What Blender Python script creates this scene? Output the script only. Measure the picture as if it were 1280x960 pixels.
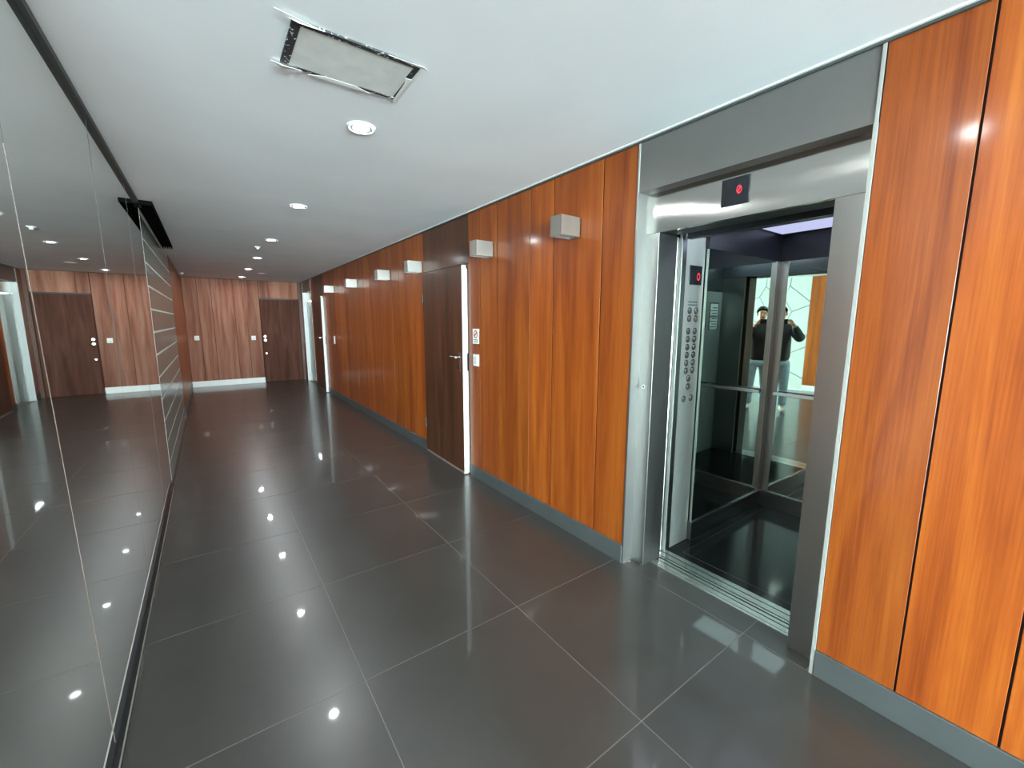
import bpy, bmesh, math, random
from mathutils import Vector, Matrix
random.seed(7)
scene = bpy.context.scene
for o in list(bpy.data.objects):
    bpy.data.objects.remove(o, do_unlink=True)
COL = scene.collection
PI = math.pi

# ------------------------------------------------------------------ camera
W, H, D = 2.375, 2.469, 11.938          # right wall x, ceiling z, end wall y
T, GX, GY = 0.7953, 0.0047, 1.6332      # floor tile pitch and origin
YAW, PITCH, ROLL = 0.62404, -0.147733, 0.001276
CAM = Vector((0.3838, 0.0, 1.5))
cd = bpy.data.cameras.new('camera')
cam = bpy.data.objects.new('camera', cd)
COL.objects.link(cam)
fwd = Vector((math.sin(YAW) * math.cos(PITCH), math.cos(YAW) * math.cos(PITCH), math.sin(PITCH)))
rt = Vector((math.cos(YAW), -math.sin(YAW), 0))
up = rt.cross(fwd)
r2 = math.cos(ROLL) * rt + math.sin(ROLL) * up
u2 = math.cos(ROLL) * up - math.sin(ROLL) * rt
m = Matrix((r2, u2, -fwd)).transposed().to_4x4()
m.translation = CAM
cam.matrix_world = m
cd.sensor_fit = 'HORIZONTAL'
cd.sensor_width = 36.0
cd.lens = 524.53 / 1280 * 36.0
cd.clip_start = 0.03
scene.camera = cam

# ------------------------------------------------------------------ world, daylight, exposure
SKY = 100.0
LAMP = 640.0
w = bpy.data.worlds.new('sky')
scene.world = w
w.use_nodes = True
bg = w.node_tree.nodes['Background']
bg.inputs[0].default_value = (0.80, 0.92, 1.0, 1)      # even overcast sky
bg.inputs[1].default_value = SKY
pl = bpy.data.lights.new('entrance_portal', 'AREA')      # only guides sampling of the sky through the glazed entrance
pl.shape = 'RECTANGLE'
pl.size, pl.size_y = 5.2, 2.4
pl.cycles.is_portal = True
po = bpy.data.objects.new('entrance_portal', pl)
po.location = (-0.26, -8.62, 1.22)
po.rotation_euler = (PI / 2, 0, 0)      # emits along +y, into the hall
COL.objects.link(po)
vs = scene.view_settings
vs.view_transform = 'Standard'
vs.look = 'None'
vs.gamma = 1.0
vs.use_curve_mapping = False
vs.exposure = 0.58

# ------------------------------------------------------------------ materials
def nodes_of(name):
    mt = bpy.data.materials.new(name)
    mt.use_nodes = True
    nt = mt.node_tree
    b = nt.nodes['Principled BSDF']
    return mt, nt, b

def srgb(r, g, b):
    f = lambda c: (c / 255 / 12.92) if c / 255 <= 0.04045 else ((c / 255 + 0.055) / 1.055) ** 2.4
    return (f(r), f(g), f(b), 1)

def plain(name, col, rough=0.5, metal=0.0, noise=0.06, nscale=8.0, coat=0.0, spec=0.5, bump=0.0, stretch=(1, 1, 1), rnoise=0.0):
    """flat colour with a little procedural mottling"""
    mt, nt, b = nodes_of(name)
    tc = nt.nodes.new('ShaderNodeTexCoord')
    mp = nt.nodes.new('ShaderNodeMapping')
    mp.inputs['Scale'].default_value = stretch
    nt.links.new(tc.outputs['Object'], mp.inputs[0])
    nz = nt.nodes.new('ShaderNodeTexNoise')
    nz.inputs['Scale'].default_value = nscale
    nz.inputs['Detail'].default_value = 4
    nt.links.new(mp.outputs[0], nz.inputs['Vector'])
    rp = nt.nodes.new('ShaderNodeValToRGB')
    rp.color_ramp.elements[0].position = 0.3
    rp.color_ramp.elements[1].position = 0.7
    rp.color_ramp.elements[0].color = tuple(max(0, c * (1 - noise)) for c in col[:3]) + (1,)
    rp.color_ramp.elements[1].color = tuple(min(1, c * (1 + noise)) for c in col[:3]) + (1,)
    nt.links.new(nz.outputs[0], rp.inputs[0])
    nt.links.new(rp.outputs[0], b.inputs['Base Color'])
    b.inputs['Roughness'].default_value = rough
    b.inputs['Metallic'].default_value = metal
    b.inputs['Specular IOR Level'].default_value = spec
    b.inputs['Coat Weight'].default_value = coat
    if rnoise:
        mr = nt.nodes.new('ShaderNodeMapRange')
        mr.inputs[3].default_value = max(0.0, rough - rnoise)
        mr.inputs[4].default_value = rough + rnoise
        nt.links.new(nz.outputs[0], mr.inputs[0])
        nt.links.new(mr.outputs[0], b.inputs['Roughness'])
    if bump:
        bp = nt.nodes.new('ShaderNodeBump')
        bp.inputs['Strength'].default_value = bump
        bp.inputs['Distance'].default_value = 0.002
        nt.links.new(nz.outputs[0], bp.inputs['Height'])
        nt.links.new(bp.outputs[0], b.inputs['Normal'])
    return mt

def emit(name, col, strength):
    mt, nt, b = nodes_of(name)
    b.inputs['Base Color'].default_value = (0.02, 0.02, 0.02, 1)
    b.inputs['Emission Color'].default_value = col
    b.inputs['Emission Strength'].default_value = strength
    return mt

def wood(name, dark, mid, light, rough=0.3, coat=0.5, vary=0.2, coat_rough=0.1, spec=0.3):
    mt, nt, b = nodes_of(name)
    N = nt.nodes.new
    L = nt.links.new
    tc = N('ShaderNodeTexCoord')
    oi = N('ShaderNodeObjectInfo')
    mu = N('ShaderNodeMath'); mu.operation = 'MULTIPLY'; mu.inputs[1].default_value = 61.0
    L(oi.outputs['Random'], mu.inputs[0])
    cb = N('ShaderNodeCombineXYZ')
    for i in range(3):
        L(mu.outputs[0], cb.inputs[i])
    ad = N('ShaderNodeVectorMath'); ad.operation = 'ADD'
    L(tc.outputs['Object'], ad.inputs[0]); L(cb.outputs[0], ad.inputs[1])
    m1 = N('ShaderNodeMapping'); m1.inputs['Scale'].default_value = (9, 9, 0.55)
    L(ad.outputs[0], m1.inputs[0])
    n1 = N('ShaderNodeTexNoise'); n1.inputs['Scale'].default_value = 1.0
    n1.inputs['Detail'].default_value = 5; n1.inputs['Roughness'].default_value = 0.55; n1.inputs['Distortion'].default_value = 0.9
    L(m1.outputs[0], n1.inputs['Vector'])
    m2 = N('ShaderNodeMapping'); m2.inputs['Scale'].default_value = (140, 140, 3.0)
    L(ad.outputs[0], m2.inputs[0])
    n2 = N('ShaderNodeTexNoise'); n2.inputs['Scale'].default_value = 1.0; n2.inputs['Detail'].default_value = 3
    L(m2.outputs[0], n2.inputs['Vector'])
    mx = N('ShaderNodeMix'); mx.data_type = 'FLOAT'; mx.inputs[0].default_value = 0.28
    L(n1.outputs[0], mx.inputs[2]); L(n2.outputs[0], mx.inputs[3])
    rp = N('ShaderNodeValToRGB')
    e = rp.color_ramp.elements
    e[0].position = 0.34; e[0].color = dark
    e[1].position = 0.66; e[1].color = light
    k = e.new(0.5); k.color = mid
    L(mx.outputs[0], rp.inputs[0])
    hs = N('ShaderNodeHueSaturation')
    mr = N('ShaderNodeMapRange'); mr.inputs[3].default_value = 1 - vary; mr.inputs[4].default_value = 1 + vary
    L(oi.outputs['Random'], mr.inputs[0]); L(mr.outputs[0], hs.inputs['Value'])
    L(rp.outputs[0], hs.inputs['Color']); L(hs.outputs[0], b.inputs['Base Color'])
    b.inputs['Roughness'].default_value = rough
    b.inputs['Coat Weight'].default_value = coat
    b.inputs['Coat Roughness'].default_value = coat_rough
    b.inputs['Specular IOR Level'].default_value = spec
    bp = N('ShaderNodeBump'); bp.inputs['Strength'].default_value = 0.06; bp.inputs['Distance'].default_value = 0.001
    L(n2.outputs[0], bp.inputs['Height']); L(bp.outputs[0], b.inputs['Normal'])
    return mt

def steel(name, col, rough=0.25, aniso=0.0, stretch=(1.2, 1.2, 0.12), wav=0.0):
    mt, nt, b = nodes_of(name)
    N = nt.nodes.new; L = nt.links.new
    tc = N('ShaderNodeTexCoord')
    mp = N('ShaderNodeMapping'); mp.inputs['Scale'].default_value = stretch
    L(tc.outputs['Object'], mp.inputs[0])
    nz = N('ShaderNodeTexNoise'); nz.inputs['Scale'].default_value = 12; nz.inputs['Detail'].default_value = 3
    L(mp.outputs[0], nz.inputs['Vector'])
    mr = N('ShaderNodeMapRange'); mr.inputs[3].default_value = rough * 0.88; mr.inputs[4].default_value = rough * 1.12
    L(nz.outputs[0], mr.inputs[0]); L(mr.outputs[0], b.inputs['Roughness'])
    b.inputs['Base Color'].default_value = col
    b.inputs['Metallic'].default_value = 1.0
    b.inputs['Anisotropic'].default_value = aniso
    if aniso:
        tg = N('ShaderNodeTangent'); tg.direction_type = 'RADIAL'; tg.axis = 'Z'
        L(tg.outputs[0], b.inputs['Tangent'])
    if wav:
        n2 = N('ShaderNodeTexNoise'); n2.inputs['Scale'].default_value = 3.0; n2.inputs['Detail'].default_value = 0
        L(tc.outputs['Object'], n2.inputs['Vector'])
        bp = N('ShaderNodeBump'); bp.inputs['Strength'].default_value = wav; bp.inputs['Distance'].default_value = 0.03
        L(n2.outputs[0], bp.inputs['Height']); L(bp.outputs[0], b.inputs['Normal'])
    return mt

M = {}
M['panel_wood'] = wood('panel_wood', srgb(116, 49, 11), srgb(144, 69, 18), srgb(162, 88, 26), 0.42, 0.22, 0.19, 0.12)
M['end_wood'] = wood('end_wood', srgb(118, 74, 60), srgb(148, 101, 83), srgb(166, 122, 103), 0.7, 0.0, 0.24, 0.2, 0.06)
M['end_door_wood'] = wood('end_door_wood', srgb(62, 38, 30), srgb(84, 54, 44), srgb(98, 66, 56), 0.7, 0.0, 0.05, 0.2, 0.06)
M['door_wood'] = wood('door_wood', srgb(62, 34, 20), srgb(80, 46, 28), srgb(96, 58, 38), 0.42, 0.2, 0.1, 0.15)
M['panel_edge'] = plain('panel_edge', srgb(52, 22, 8), 0.7, spec=0.1)
M['edge_lit'] = plain('edge_lit', srgb(150, 96, 62), 0.6)
M['groove'] = plain('groove', srgb(44, 20, 10), 0.8)
M['white_paint'] = plain('white_paint', srgb(226, 226, 222), 0.4, noise=0.03)
M['ceiling'] = plain('ceiling_plaster', srgb(226, 230, 232), 0.75, noise=0.035, nscale=1.6, bump=0.25)
M['steel'] = steel('brushed_steel', (0.36, 0.365, 0.35, 1), 0.34, 0.0)
M['steel_header'] = steel('header_steel', (0.46, 0.46, 0.43, 1), 0.14, 1.0, (1, 0.5, 25), 0.07)
M['steel_bright'] = steel('bright_steel', (0.74, 0.75, 0.73, 1), 0.22)
M['frame_steel'] = steel('frame_steel', (0.38, 0.385, 0.37, 1), 0.42)
M['satin_aluminium'] = plain('satin_aluminium', srgb(160, 161, 155), 0.4, 0.2, noise=0.02)
M['steel_dark'] = steel('dark_steel', (0.22, 0.24, 0.24, 1), 0.34)
M['transom'] = plain('transom_laminate', srgb(102, 101, 98), 0.34, 0.3, noise=0.02)
M['black'] = plain('black', (0.006, 0.006, 0.007, 1), 0.5)
M['black_gloss'] = plain('black_gloss', (0.012, 0.014, 0.018, 1), 0.15)
M['vent_black'] = plain('vent_black', (0.005, 0.005, 0.005, 1), 0.9, spec=0.05)
M['base_grey'] = plain('base_grey', srgb(74, 78, 78), 0.4, 0.1, noise=0.08, nscale=5)
M['mirror'] = steel('tinted_mirror', (0.92, 0.97, 0.94, 1), 0.012)
M['car_mirror'] = steel('green_mirror', (0.60, 0.70, 0.65, 1), 0.012)
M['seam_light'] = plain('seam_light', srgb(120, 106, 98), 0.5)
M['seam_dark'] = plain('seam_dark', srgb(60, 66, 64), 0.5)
M['channel'] = plain('channel', (0.05, 0.05, 0.052, 1), 0.18, 0.8)
M['channel_edge'] = steel('channel_edge', (0.7, 0.68, 0.64, 1), 0.25)
M['grout'] = plain('grout', srgb(118, 113, 106), 0.7)
M['mortar'] = plain('mortar', srgb(196, 204, 198), 0.6)
M['stone'] = plain('stone', srgb(200, 206, 200), 0.5, noise=0.05, nscale=4)
M['stone_joint'] = plain('stone_joint', srgb(120, 128, 124), 0.7)
M['aluminium'] = steel('aluminium', (0.5, 0.5, 0.5, 1), 0.35)
M['red'] = emit('red_led', (1.0, 0.03, 0.06, 1), 1.3)
M['car_light'] = emit('car_light', (0.62, 0.66, 1.0, 1), 0.6)
M['car_steel'] = plain('car_steel', (0.42, 0.46, 0.43, 1), 0.35, 0.5, noise=0.03)
M['car_fill_light'] = emit('car_fill_light', (0.80, 0.88, 1.0, 1), 7.0)
M['car_floor'] = plain('car_floor', (0.008, 0.010, 0.010, 1), 0.12, noise=0.2, spec=0.25)
M['car_ceiling'] = plain('car_ceiling', (0.03, 0.033, 0.04, 1), 0.35)
M['lamp'] = emit('lamp_lens', (0.93, 0.98, 1.0, 1), LAMP)
M['off_lens'] = plain('off_lens', srgb(190, 195, 195), 0.3)
M['board'] = plain('hatch_board', srgb(206, 208, 204), 0.7, noise=0.08, nscale=14)
M['paper'] = plain('paper', srgb(225, 232, 226), 0.6)
M['ink'] = plain('ink', srgb(70, 80, 84), 0.6)
M['ink_red'] = plain('ink_red', srgb(176, 60, 52), 0.6)
M['skin'] = plain('skin', srgb(208, 158, 132), 0.5)
M['hair'] = plain('hair', srgb(24, 18, 16), 0.5)
M['jacket'] = plain('jacket', srgb(20, 20, 22), 0.6, bump=0.5, nscale=20)
M['jeans'] = plain('jeans', srgb(150, 176, 188), 0.8, noise=0.15, nscale=25)
M['shoe'] = plain('shoe', srgb(190, 192, 190), 0.5)
M['sole'] = plain('sole', srgb(60, 60, 60), 0.6)

# peeling black frame with white paint flecks
def flecked():
    mt, nt, b = nodes_of('flecked_frame')
    N = nt.nodes.new; L = nt.links.new
    tc = N('ShaderNodeTexCoord')
    v = N('ShaderNodeTexNoise'); v.inputs['Scale'].default_value = 85; v.inputs['Detail'].default_value = 2
    L(tc.outputs['Object'], v.inputs['Vector'])
    rp = N('ShaderNodeValToRGB')
    rp.color_ramp.elements[0].position = 0.62; rp.color_ramp.elements[0].color = srgb(40, 42, 44)
    rp.color_ramp.elements[1].position = 0.66; rp.color_ramp.elements[1].color = srgb(215, 218, 216)
    L(v.outputs[0], rp.inputs[0]); L(rp.outputs[0], b.inputs['Base Color'])
    b.inputs['Roughness'].default_value = 0.6
    return mt
M['flecked'] = flecked()

def floor_mat():
    mt, nt, b = nodes_of('porcelain')
    N = nt.nodes.new; L = nt.links.new
    tc = N('ShaderNodeTexCoord'); oi = N('ShaderNodeObjectInfo')
    mu = N('ShaderNodeMath'); mu.operation = 'MULTIPLY'; mu.inputs[1].default_value = 43.0
    L(oi.outputs['Random'], mu.inputs[0])
    cb = N('ShaderNodeCombineXYZ')
    for i in range(3): L(mu.outputs[0], cb.inputs[i])
    ad = N('ShaderNodeVectorMath'); L(tc.outputs['Object'], ad.inputs[0]); L(cb.outputs[0], ad.inputs[1])
    n = N('ShaderNodeTexNoise'); n.inputs['Scale'].default_value = 3.2; n.inputs['Detail'].default_value = 6
    n.inputs['Roughness'].default_value = 0.6; n.inputs['Distortion'].default_value = 0.6
    L(ad.outputs[0], n.inputs['Vector'])
    rp = N('ShaderNodeValToRGB')
    rp.color_ramp.elements[0].position = 0.3; rp.color_ramp.elements[0].color = srgb(52, 51, 48)
    rp.color_ramp.elements[1].position = 0.75; rp.color_ramp.elements[1].color = srgb(60, 59, 56)
    L(n.outputs[0], rp.inputs[0]); L(rp.outputs[0], b.inputs['Base Color'])
    mr = N('ShaderNodeMapRange'); mr.inputs[3].default_value = 0.285; mr.inputs[4].default_value = 0.315
    L(n.outputs[0], mr.inputs[0]); L(mr.outputs[0], b.inputs['Roughness'])
    b.inputs['Specular IOR Level'].default_value = 0.6
    b.inputs['Coat Weight'].default_value = 0.4
    b.inputs['Coat Roughness'].default_value = 0.035
    return mt
M['floor'] = floor_mat()

def glassblock():
    mt, nt, b = nodes_of('glass_block')
    N = nt.nodes.new; L = nt.links.new
    tc = N('ShaderNodeTexCoord')
    n = N('ShaderNodeTexNoise'); n.inputs['Scale'].default_value = 30; L(tc.outputs['Object'], n.inputs['Vector'])
    bp = N('ShaderNodeBump'); bp.inputs['Strength'].default_value = 0.25; bp.inputs['Distance'].default_value = 0.004
    L(n.outputs[0], bp.inputs['Height']); L(bp.outputs[0], b.inputs['Normal'])
    b.inputs['Base Color'].default_value = srgb(120, 134, 127)
    b.inputs['Roughness'].default_value = 0.16
    b.inputs['Transmission Weight'].default_value = 0.35
    b.inputs['IOR'].default_value = 1.45
    return mt
M['glass_block'] = glassblock()

def pane_mat():
    mt = bpy.data.materials.new('clear_pane'); mt.use_nodes = True
    nt = mt.node_tree; nt.nodes.clear()
    o = nt.nodes.new('ShaderNodeOutputMaterial'); mx = nt.nodes.new('ShaderNodeMixShader')
    t = nt.nodes.new('ShaderNodeBsdfTransparent'); g = nt.nodes.new('ShaderNodeBsdfGlossy')
    t.inputs[0].default_value = (0.92, 0.96, 0.94, 1); g.inputs['Roughness'].default_value = 0.02
    mx.inputs[0].default_value = 0.06
    nt.links.new(t.outputs[0], mx.inputs[1]); nt.links.new(g.outputs[0], mx.inputs[2]); nt.links.new(mx.outputs[0], o.inputs[0])
    return mt
M['pane'] = pane_mat()

# ------------------------------------------------------------------ helpers
def mesh_obj(name, bm, mat, parent=None, smooth=False):
    me = bpy.data.meshes.new(name)
    bmesh.ops.recalc_face_normals(bm, faces=bm.faces)
    bm.to_mesh(me); bm.free()
    if smooth:
        for p in me.polygons: p.use_smooth = True
    if mat: me.materials.append(M[mat] if isinstance(mat, str) else mat)
    o = bpy.data.objects.new(name, me)
    COL.objects.link(o)
    if parent is not None: attach(o, parent)
    return o

def attach(o, parent):
    o.parent = parent
    # parents are never rotated or scaled: keep the world position with a plain offset
    off = Vector((0, 0, 0)); p = parent
    while p is not None:
        off += p.location; p = p.parent
    o.location = o.location - off

def add_box(bm, x0, x1, y0, y1, z0, z1, bev=0.0):
    vs_ = [bm.verts.new((x, y, z)) for x in (x0, x1) for y in (y0, y1) for z in (z0, z1)]
    fs = []
    for f in ((0, 1, 3, 2), (4, 6, 7, 5), (0, 4, 5, 1), (2, 3, 7, 6), (0, 2, 6, 4), (1, 5, 7, 3)):
        fs.append(bm.faces.new([vs_[i] for i in f]))
    if bev:
        es = list({e for f in fs for e in f.edges})
        bmesh.ops.bevel(bm, geom=es, offset=bev, segments=1, affect='EDGES')
    return fs

def box(name, b, mat, parent=None, bev=0.0):
    """box given in world coordinates; its origin is its own centre"""
    x0, x1, y0, y1, z0, z1 = b
    cx, cy, cz = (x0 + x1) / 2, (y0 + y1) / 2, (z0 + z1) / 2
    bm = bmesh.new()
    add_box(bm, x0 - cx, x1 - cx, y0 - cy, y1 - cy, z0 - cz, z1 - cz, bev)
    o = mesh_obj(name, bm, mat)
    o.location = (cx, cy, cz)
    if parent is not None: attach(o, parent)
    return o

def boxes(name, lst, mat, parent=None, bev=0.0):
    bm = bmesh.new()
    for b in lst: add_box(bm, *b, bev)
    return mesh_obj(name, bm, mat, parent)

def empty(name, loc):
    o = bpy.data.objects.new(name, None)
    o.empty_display_size = 0.1
    o.location = loc
    COL.objects.link(o)
    return o

def tag(o, label, cat, group=None):
    o['label'] = label; o['category'] = cat
    if group: o['group'] = group
    return o

def struct(o, label=None):
    o['kind'] = 'structure'
    if label: o['label'] = label
    return o

def add_cyl(bm, p0, p1, r0, r1=None, n=16, caps=True):
    r1 = r0 if r1 is None else r1
    p0, p1 = Vector(p0), Vector(p1)
    d = (p1 - p0).normalized()
    a = d.orthogonal().normalized(); b = d.cross(a)
    A = [bm.verts.new(p0 + r0 * (math.cos(2 * PI * i / n) * a + math.sin(2 * PI * i / n) * b)) for i in range(n)]
    B = [bm.verts.new(p1 + r1 * (math.cos(2 * PI * i / n) * a + math.sin(2 * PI * i / n) * b)) for i in range(n)]
    for i in range(n):
        bm.faces.new((A[i], A[(i + 1) % n], B[(i + 1) % n], B[i]))
    if caps:
        bm.faces.new(A[::-1]); bm.faces.new(B)

def cyl(name, p0, p1, r, mat, parent=None, r1=None, n=16):
    c = (Vector(p0) + Vector(p1)) / 2
    bm = bmesh.new(); add_cyl(bm, Vector(p0) - c, Vector(p1) - c, r, r1, n)
    o = mesh_obj(name, bm, mat)
    o.location = c
    if parent is not None: attach(o, parent)
    return o

def lathe(name, prof, mat, loc, parent=None, n=28):
    """profile of (radius, z) around the z axis"""
    bm = bmesh.new(); rings = []
    for r, z in prof:
        rings.append([bm.verts.new((r * math.cos(2 * PI * i / n), r * math.sin(2 * PI * i / n), z)) for i in range(n)])
    for a, b in zip(rings, rings[1:]):
        for i in range(n): bm.faces.new((a[i], a[(i + 1) % n], b[(i + 1) % n], b[i]))
    o = mesh_obj(name, bm, mat, None, True)
    o.location = loc
    if parent is not None: attach(o, parent)
    return o

# ------------------------------------------------------------------ floor
HX, HY = -2.9, -8.5                      # entrance hall: far left wall and glazed front
MY = 1.0                                 # the mirror wall begins here
floor = boxes('floor', [(HX, W + 0.2, HY - 0.1, MY, -0.08, -0.0012), (0.0 - 0.15, W + 0.2, MY, D + 0.1, -0.08, -0.0012)], 'grout')
struct(floor, 'dark grey polished porcelain tile floor')
tile_mesh = {}
def tile(x0, x1, y0, y1):
    g = 0.0016
    sx, sy = round(x1 - x0 - 2 * g, 3), round(y1 - y0 - 2 * g, 3)
    if sx < 0.02 or sy < 0.02: return
    if (sx, sy) not in tile_mesh:
        bm = bmesh.new(); add_box(bm, -sx / 2, sx / 2, -sy / 2, sy / 2, -0.009, 0, 0.0007)
        me = bpy.data.meshes.new('tile'); bm.to_mesh(me); bm.free(); me.materials.append(M['floor'])
        tile_mesh[(sx, sy)] = me
    o = bpy.data.objects.new('tile', tile_mesh[(sx, sy)]); COL.objects.link(o)
    o.location = ((x0 + x1) / 2, (y0 + y1) / 2, 0)
    o.parent = floor
for i in range(-13, 14):
    y0, y1 = GY + i * T, GY + (i + 1) * T
    for j in range(-4, 3):
        x0, x1 = GX + j * T, GX + (j + 1) * T
        if j == 0: x0 = 0.0
        a, b = max(x0, HX), min(x1, W)
        if j == 2: b = W
        c, d = max(y0, HY), min(y1, D)
        if j < 0: d = min(d, MY)
        if d - c > 0.02 and b - a > 0.02: tile(a, b, c, d)
for (a, b) in ((0.57, GY - T), (GY - T, 1.565)):      # strip in front of the elevator sill
    tile(W, 2.528, a, b)

# ------------------------------------------------------------------ ceiling
ceil = boxes('ceiling', [(HX - 0.15, 2.9, HY - 0.15, MY, H, H + 0.1), (-0.2, 2.9, MY, D + 0.15, H, H + 0.1)], 'ceiling')
struct(ceil, 'white painted plaster ceiling')

# ------------------------------------------------------------------ right wall
def panel(wall, b, mat='panel_wood', light=False):
    o = box('panel', b, mat, wall, 0.0011)
    o.data.materials.append(M['edge_lit' if light else 'panel_edge'])      # dark stained edges show in the joints; pale ones paint edges catching light
    for f in o.data.polygons:
        if abs(f.normal.y) > 0.9: f.material_index = 1
    return o
EY0, EY1 = 0.553, 1.577                   # near elevator
FY0, FY1 = 10.66, 11.68                   # far elevator
D1, D2 = (3.452, 4.442), (9.40, 10.40)
bk = []
for a, b in ((HY, EY0), (EY1, D1[0]), (D1[1], D2[0]), (D2[1], FY0), (FY1, D + 0.1)):
    bk.append((W + 0.009, W + 0.075, a, b, 0, H))
for a, b in (D1, D2):
    bk.append((W + 0.009, W + 0.075, a, b, 2.03, H))
    bk.append((W + 0.24, W + 0.28, a - 0.1, b + 0.1, 0, 2.2))
    bk.append((W + 0.075, W + 0.24, a - 0.1, a, 0, 2.2)); bk.append((W + 0.075, W + 0.24, b, b + 0.1, 0, 2.2))
    bk.append((W + 0.075, W + 0.24, a, b, 2.03, 2.2))
wall_right = struct(boxes('wall_right', bk, 'groove'), 'glossy orange brown wood panelled wall')
PT, PB = 2.454, 0.118
def planks(ys, z0=PB, z1=PT, g=0.0034):
    for a, b in zip(ys, ys[1:]):
        panel(wall_right, (W, W + 0.0085, a + g, b - g, z0, z1), light=(a in (2.54, 7.52, 5.46)))
planks([HY + k * (0.03 - HY) / 25 for k in range(26)] + [0.29, EY0 - 0.007])
planks([EY1 + 0.006, 1.83, 2.275, 2.54, 2.98, 3.25, D1[0]])
planks([D1[1], 4.75, 5.19, 5.46, 5.90, 6.37, 6.63, 7.07, 7.52, 7.78, 8.22, 8.48, 8.92, D2[0]])
planks([D2[1], FY0 - 0.006]); planks([FY1 + 0.006, D])
for a, b in (D1, D2):
    panel(wall_right, (W, W + 0.0085, a + 0.002, b - 0.002, 2.032, PT), 'door_wood')
for n, (a, b) in enumerate(((HY, EY0 - 0.009), (EY1 + 0.006, D1[0]), (D1[1], D2[0]), (D2[1], FY0 - 0.006), (FY1 + 0.006, D))):
    bb = box('baseboard_right', (W - 0.008, W + 0.0085, a, b, 0.0, 0.117), 'base_grey', None, 0.002)
    struct(bb)
tr = box('shadow_strip', (W - 0.010, W + 0.018, HY, D, PT, H - 0.004), 'seam_dark'); struct(tr, 'dark strip painted as the shadow gap under the ceiling')  # solid dark strip stands in for the shade of a gap
tr = box('trim_2', (W - 0.022, W + 0.018, HY, D, H - 0.006, H + 0.001), 'white_paint'); struct(tr)

# ------------------------------------------------------------------ end wall
wall_end = struct(boxes('wall_end', [(-0.1, W + 0.1, D + 0.018, D + 0.1, 0, H)], 'groove'), 'paler brown wood panelled end wall')
xs = [0.0, 0.26, 0.515, 0.94, 1.18, 1.45]
for a, b in zip(xs, xs[1:]):
    box('panel', (a + 0.004, b - 0.004, D, D + 0.017, 0.13, H - 0.01), 'end_wood', wall_end, 0.0018)
for a, b in ((1.455, 1.66), (1.66, 2.31)):
    box('panel', (a + 0.004, b - 0.004, D, D + 0.017, 2.05, H - 0.01), 'end_wood', wall_end, 0.0018)
box('panel', (2.312, W, D, D + 0.018, 0.0, H - 0.01), 'door_wood', wall_end, 0.0018)
struct(box('baseboard_end', (0.0, 1.447, D - 0.014, D + 0.018, 0, 0.13), 'white_paint', None, 0.003), 'white skirting board')

def knob(name, parent, loc, d, r=0.018):
    o = cyl(name, loc, Vector(loc) + Vector(d), r, 'steel_bright', parent, r * 0.9, 14)
    return o
door_3 = struct(empty('door_3', (1.88, D, 0)), 'dark brown flush wooden door in the end wall')
dl = box('door_leaf', (1.462, 2.300, D + 0.001, D + 0.018, 0.008, 2.02), 'end_door_wood', door_3, 0.003)
box('door_gap', (1.456, 2.308, D + 0.012, D + 0.018, 2.02, 2.048), 'black', door_3)
for z, r in ((1.13, 0.03), (1.04, 0.03), (0.72, 0.02)):
    knob('lock', door_3, (1.515, D, z), (0, -0.03, 0), r)
def plate(name, c, axis, wd, ht, label, parts):
    """switch plate on a wall: axis 'x' lies on the right wall, 'y' on the end wall"""
    e = empty(name, c)
    x, y, z = c
    if axis == 'x':
        box('plate', (x - 0.008, x, y - wd / 2, y + wd / 2, z - ht / 2, z + ht / 2), 'white_paint', e, 0.002)
        for k in range(parts):
            box('rocker', (x - 0.012, x - 0.008, y - wd * 0.28, y + wd * 0.28, z - ht * 0.33 + k * ht * 0.34, z - ht * 0.33 + k * ht * 0.34 + ht * 0.3), 'mortar', e, 0.001)
    else:
        box('plate', (x - wd / 2, x + wd / 2, y - 0.008, y, z - ht / 2, z + ht / 2), 'white_paint', e, 0.002)
        for k in range(parts):
            box('rocker', (x - wd * 0.28, x + wd * 0.28, y - 0.012, y - 0.008, z - ht * 0.33 + k * ht * 0.34, z - ht * 0.33 + k * ht * 0.34 + ht * 0.3), 'mortar', e, 0.001)
    tag(e, label, 'switch', 'switch plates')
plate('switch_plate', (0.172, D, 1.12), 'y', 0.09, 0.10, 'small pale switch plate near the left corner of the end wall', 1)
plate('switch_plate', (1.273, D, 1.10), 'y', 0.09, 0.10, 'small pale switch plate left of the dark door in the end wall', 1)
plate('switch_plate', (W, 3.328, 1.147), 'x', 0.095, 0.108, 'white switch plate below the no smoking sign beside the open door', 2)
plate('switch_plate', (W, 8.68, 1.14), 'x', 0.10, 0.15, 'white switch plate beside the far ajar door on the right wall', 2)

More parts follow.
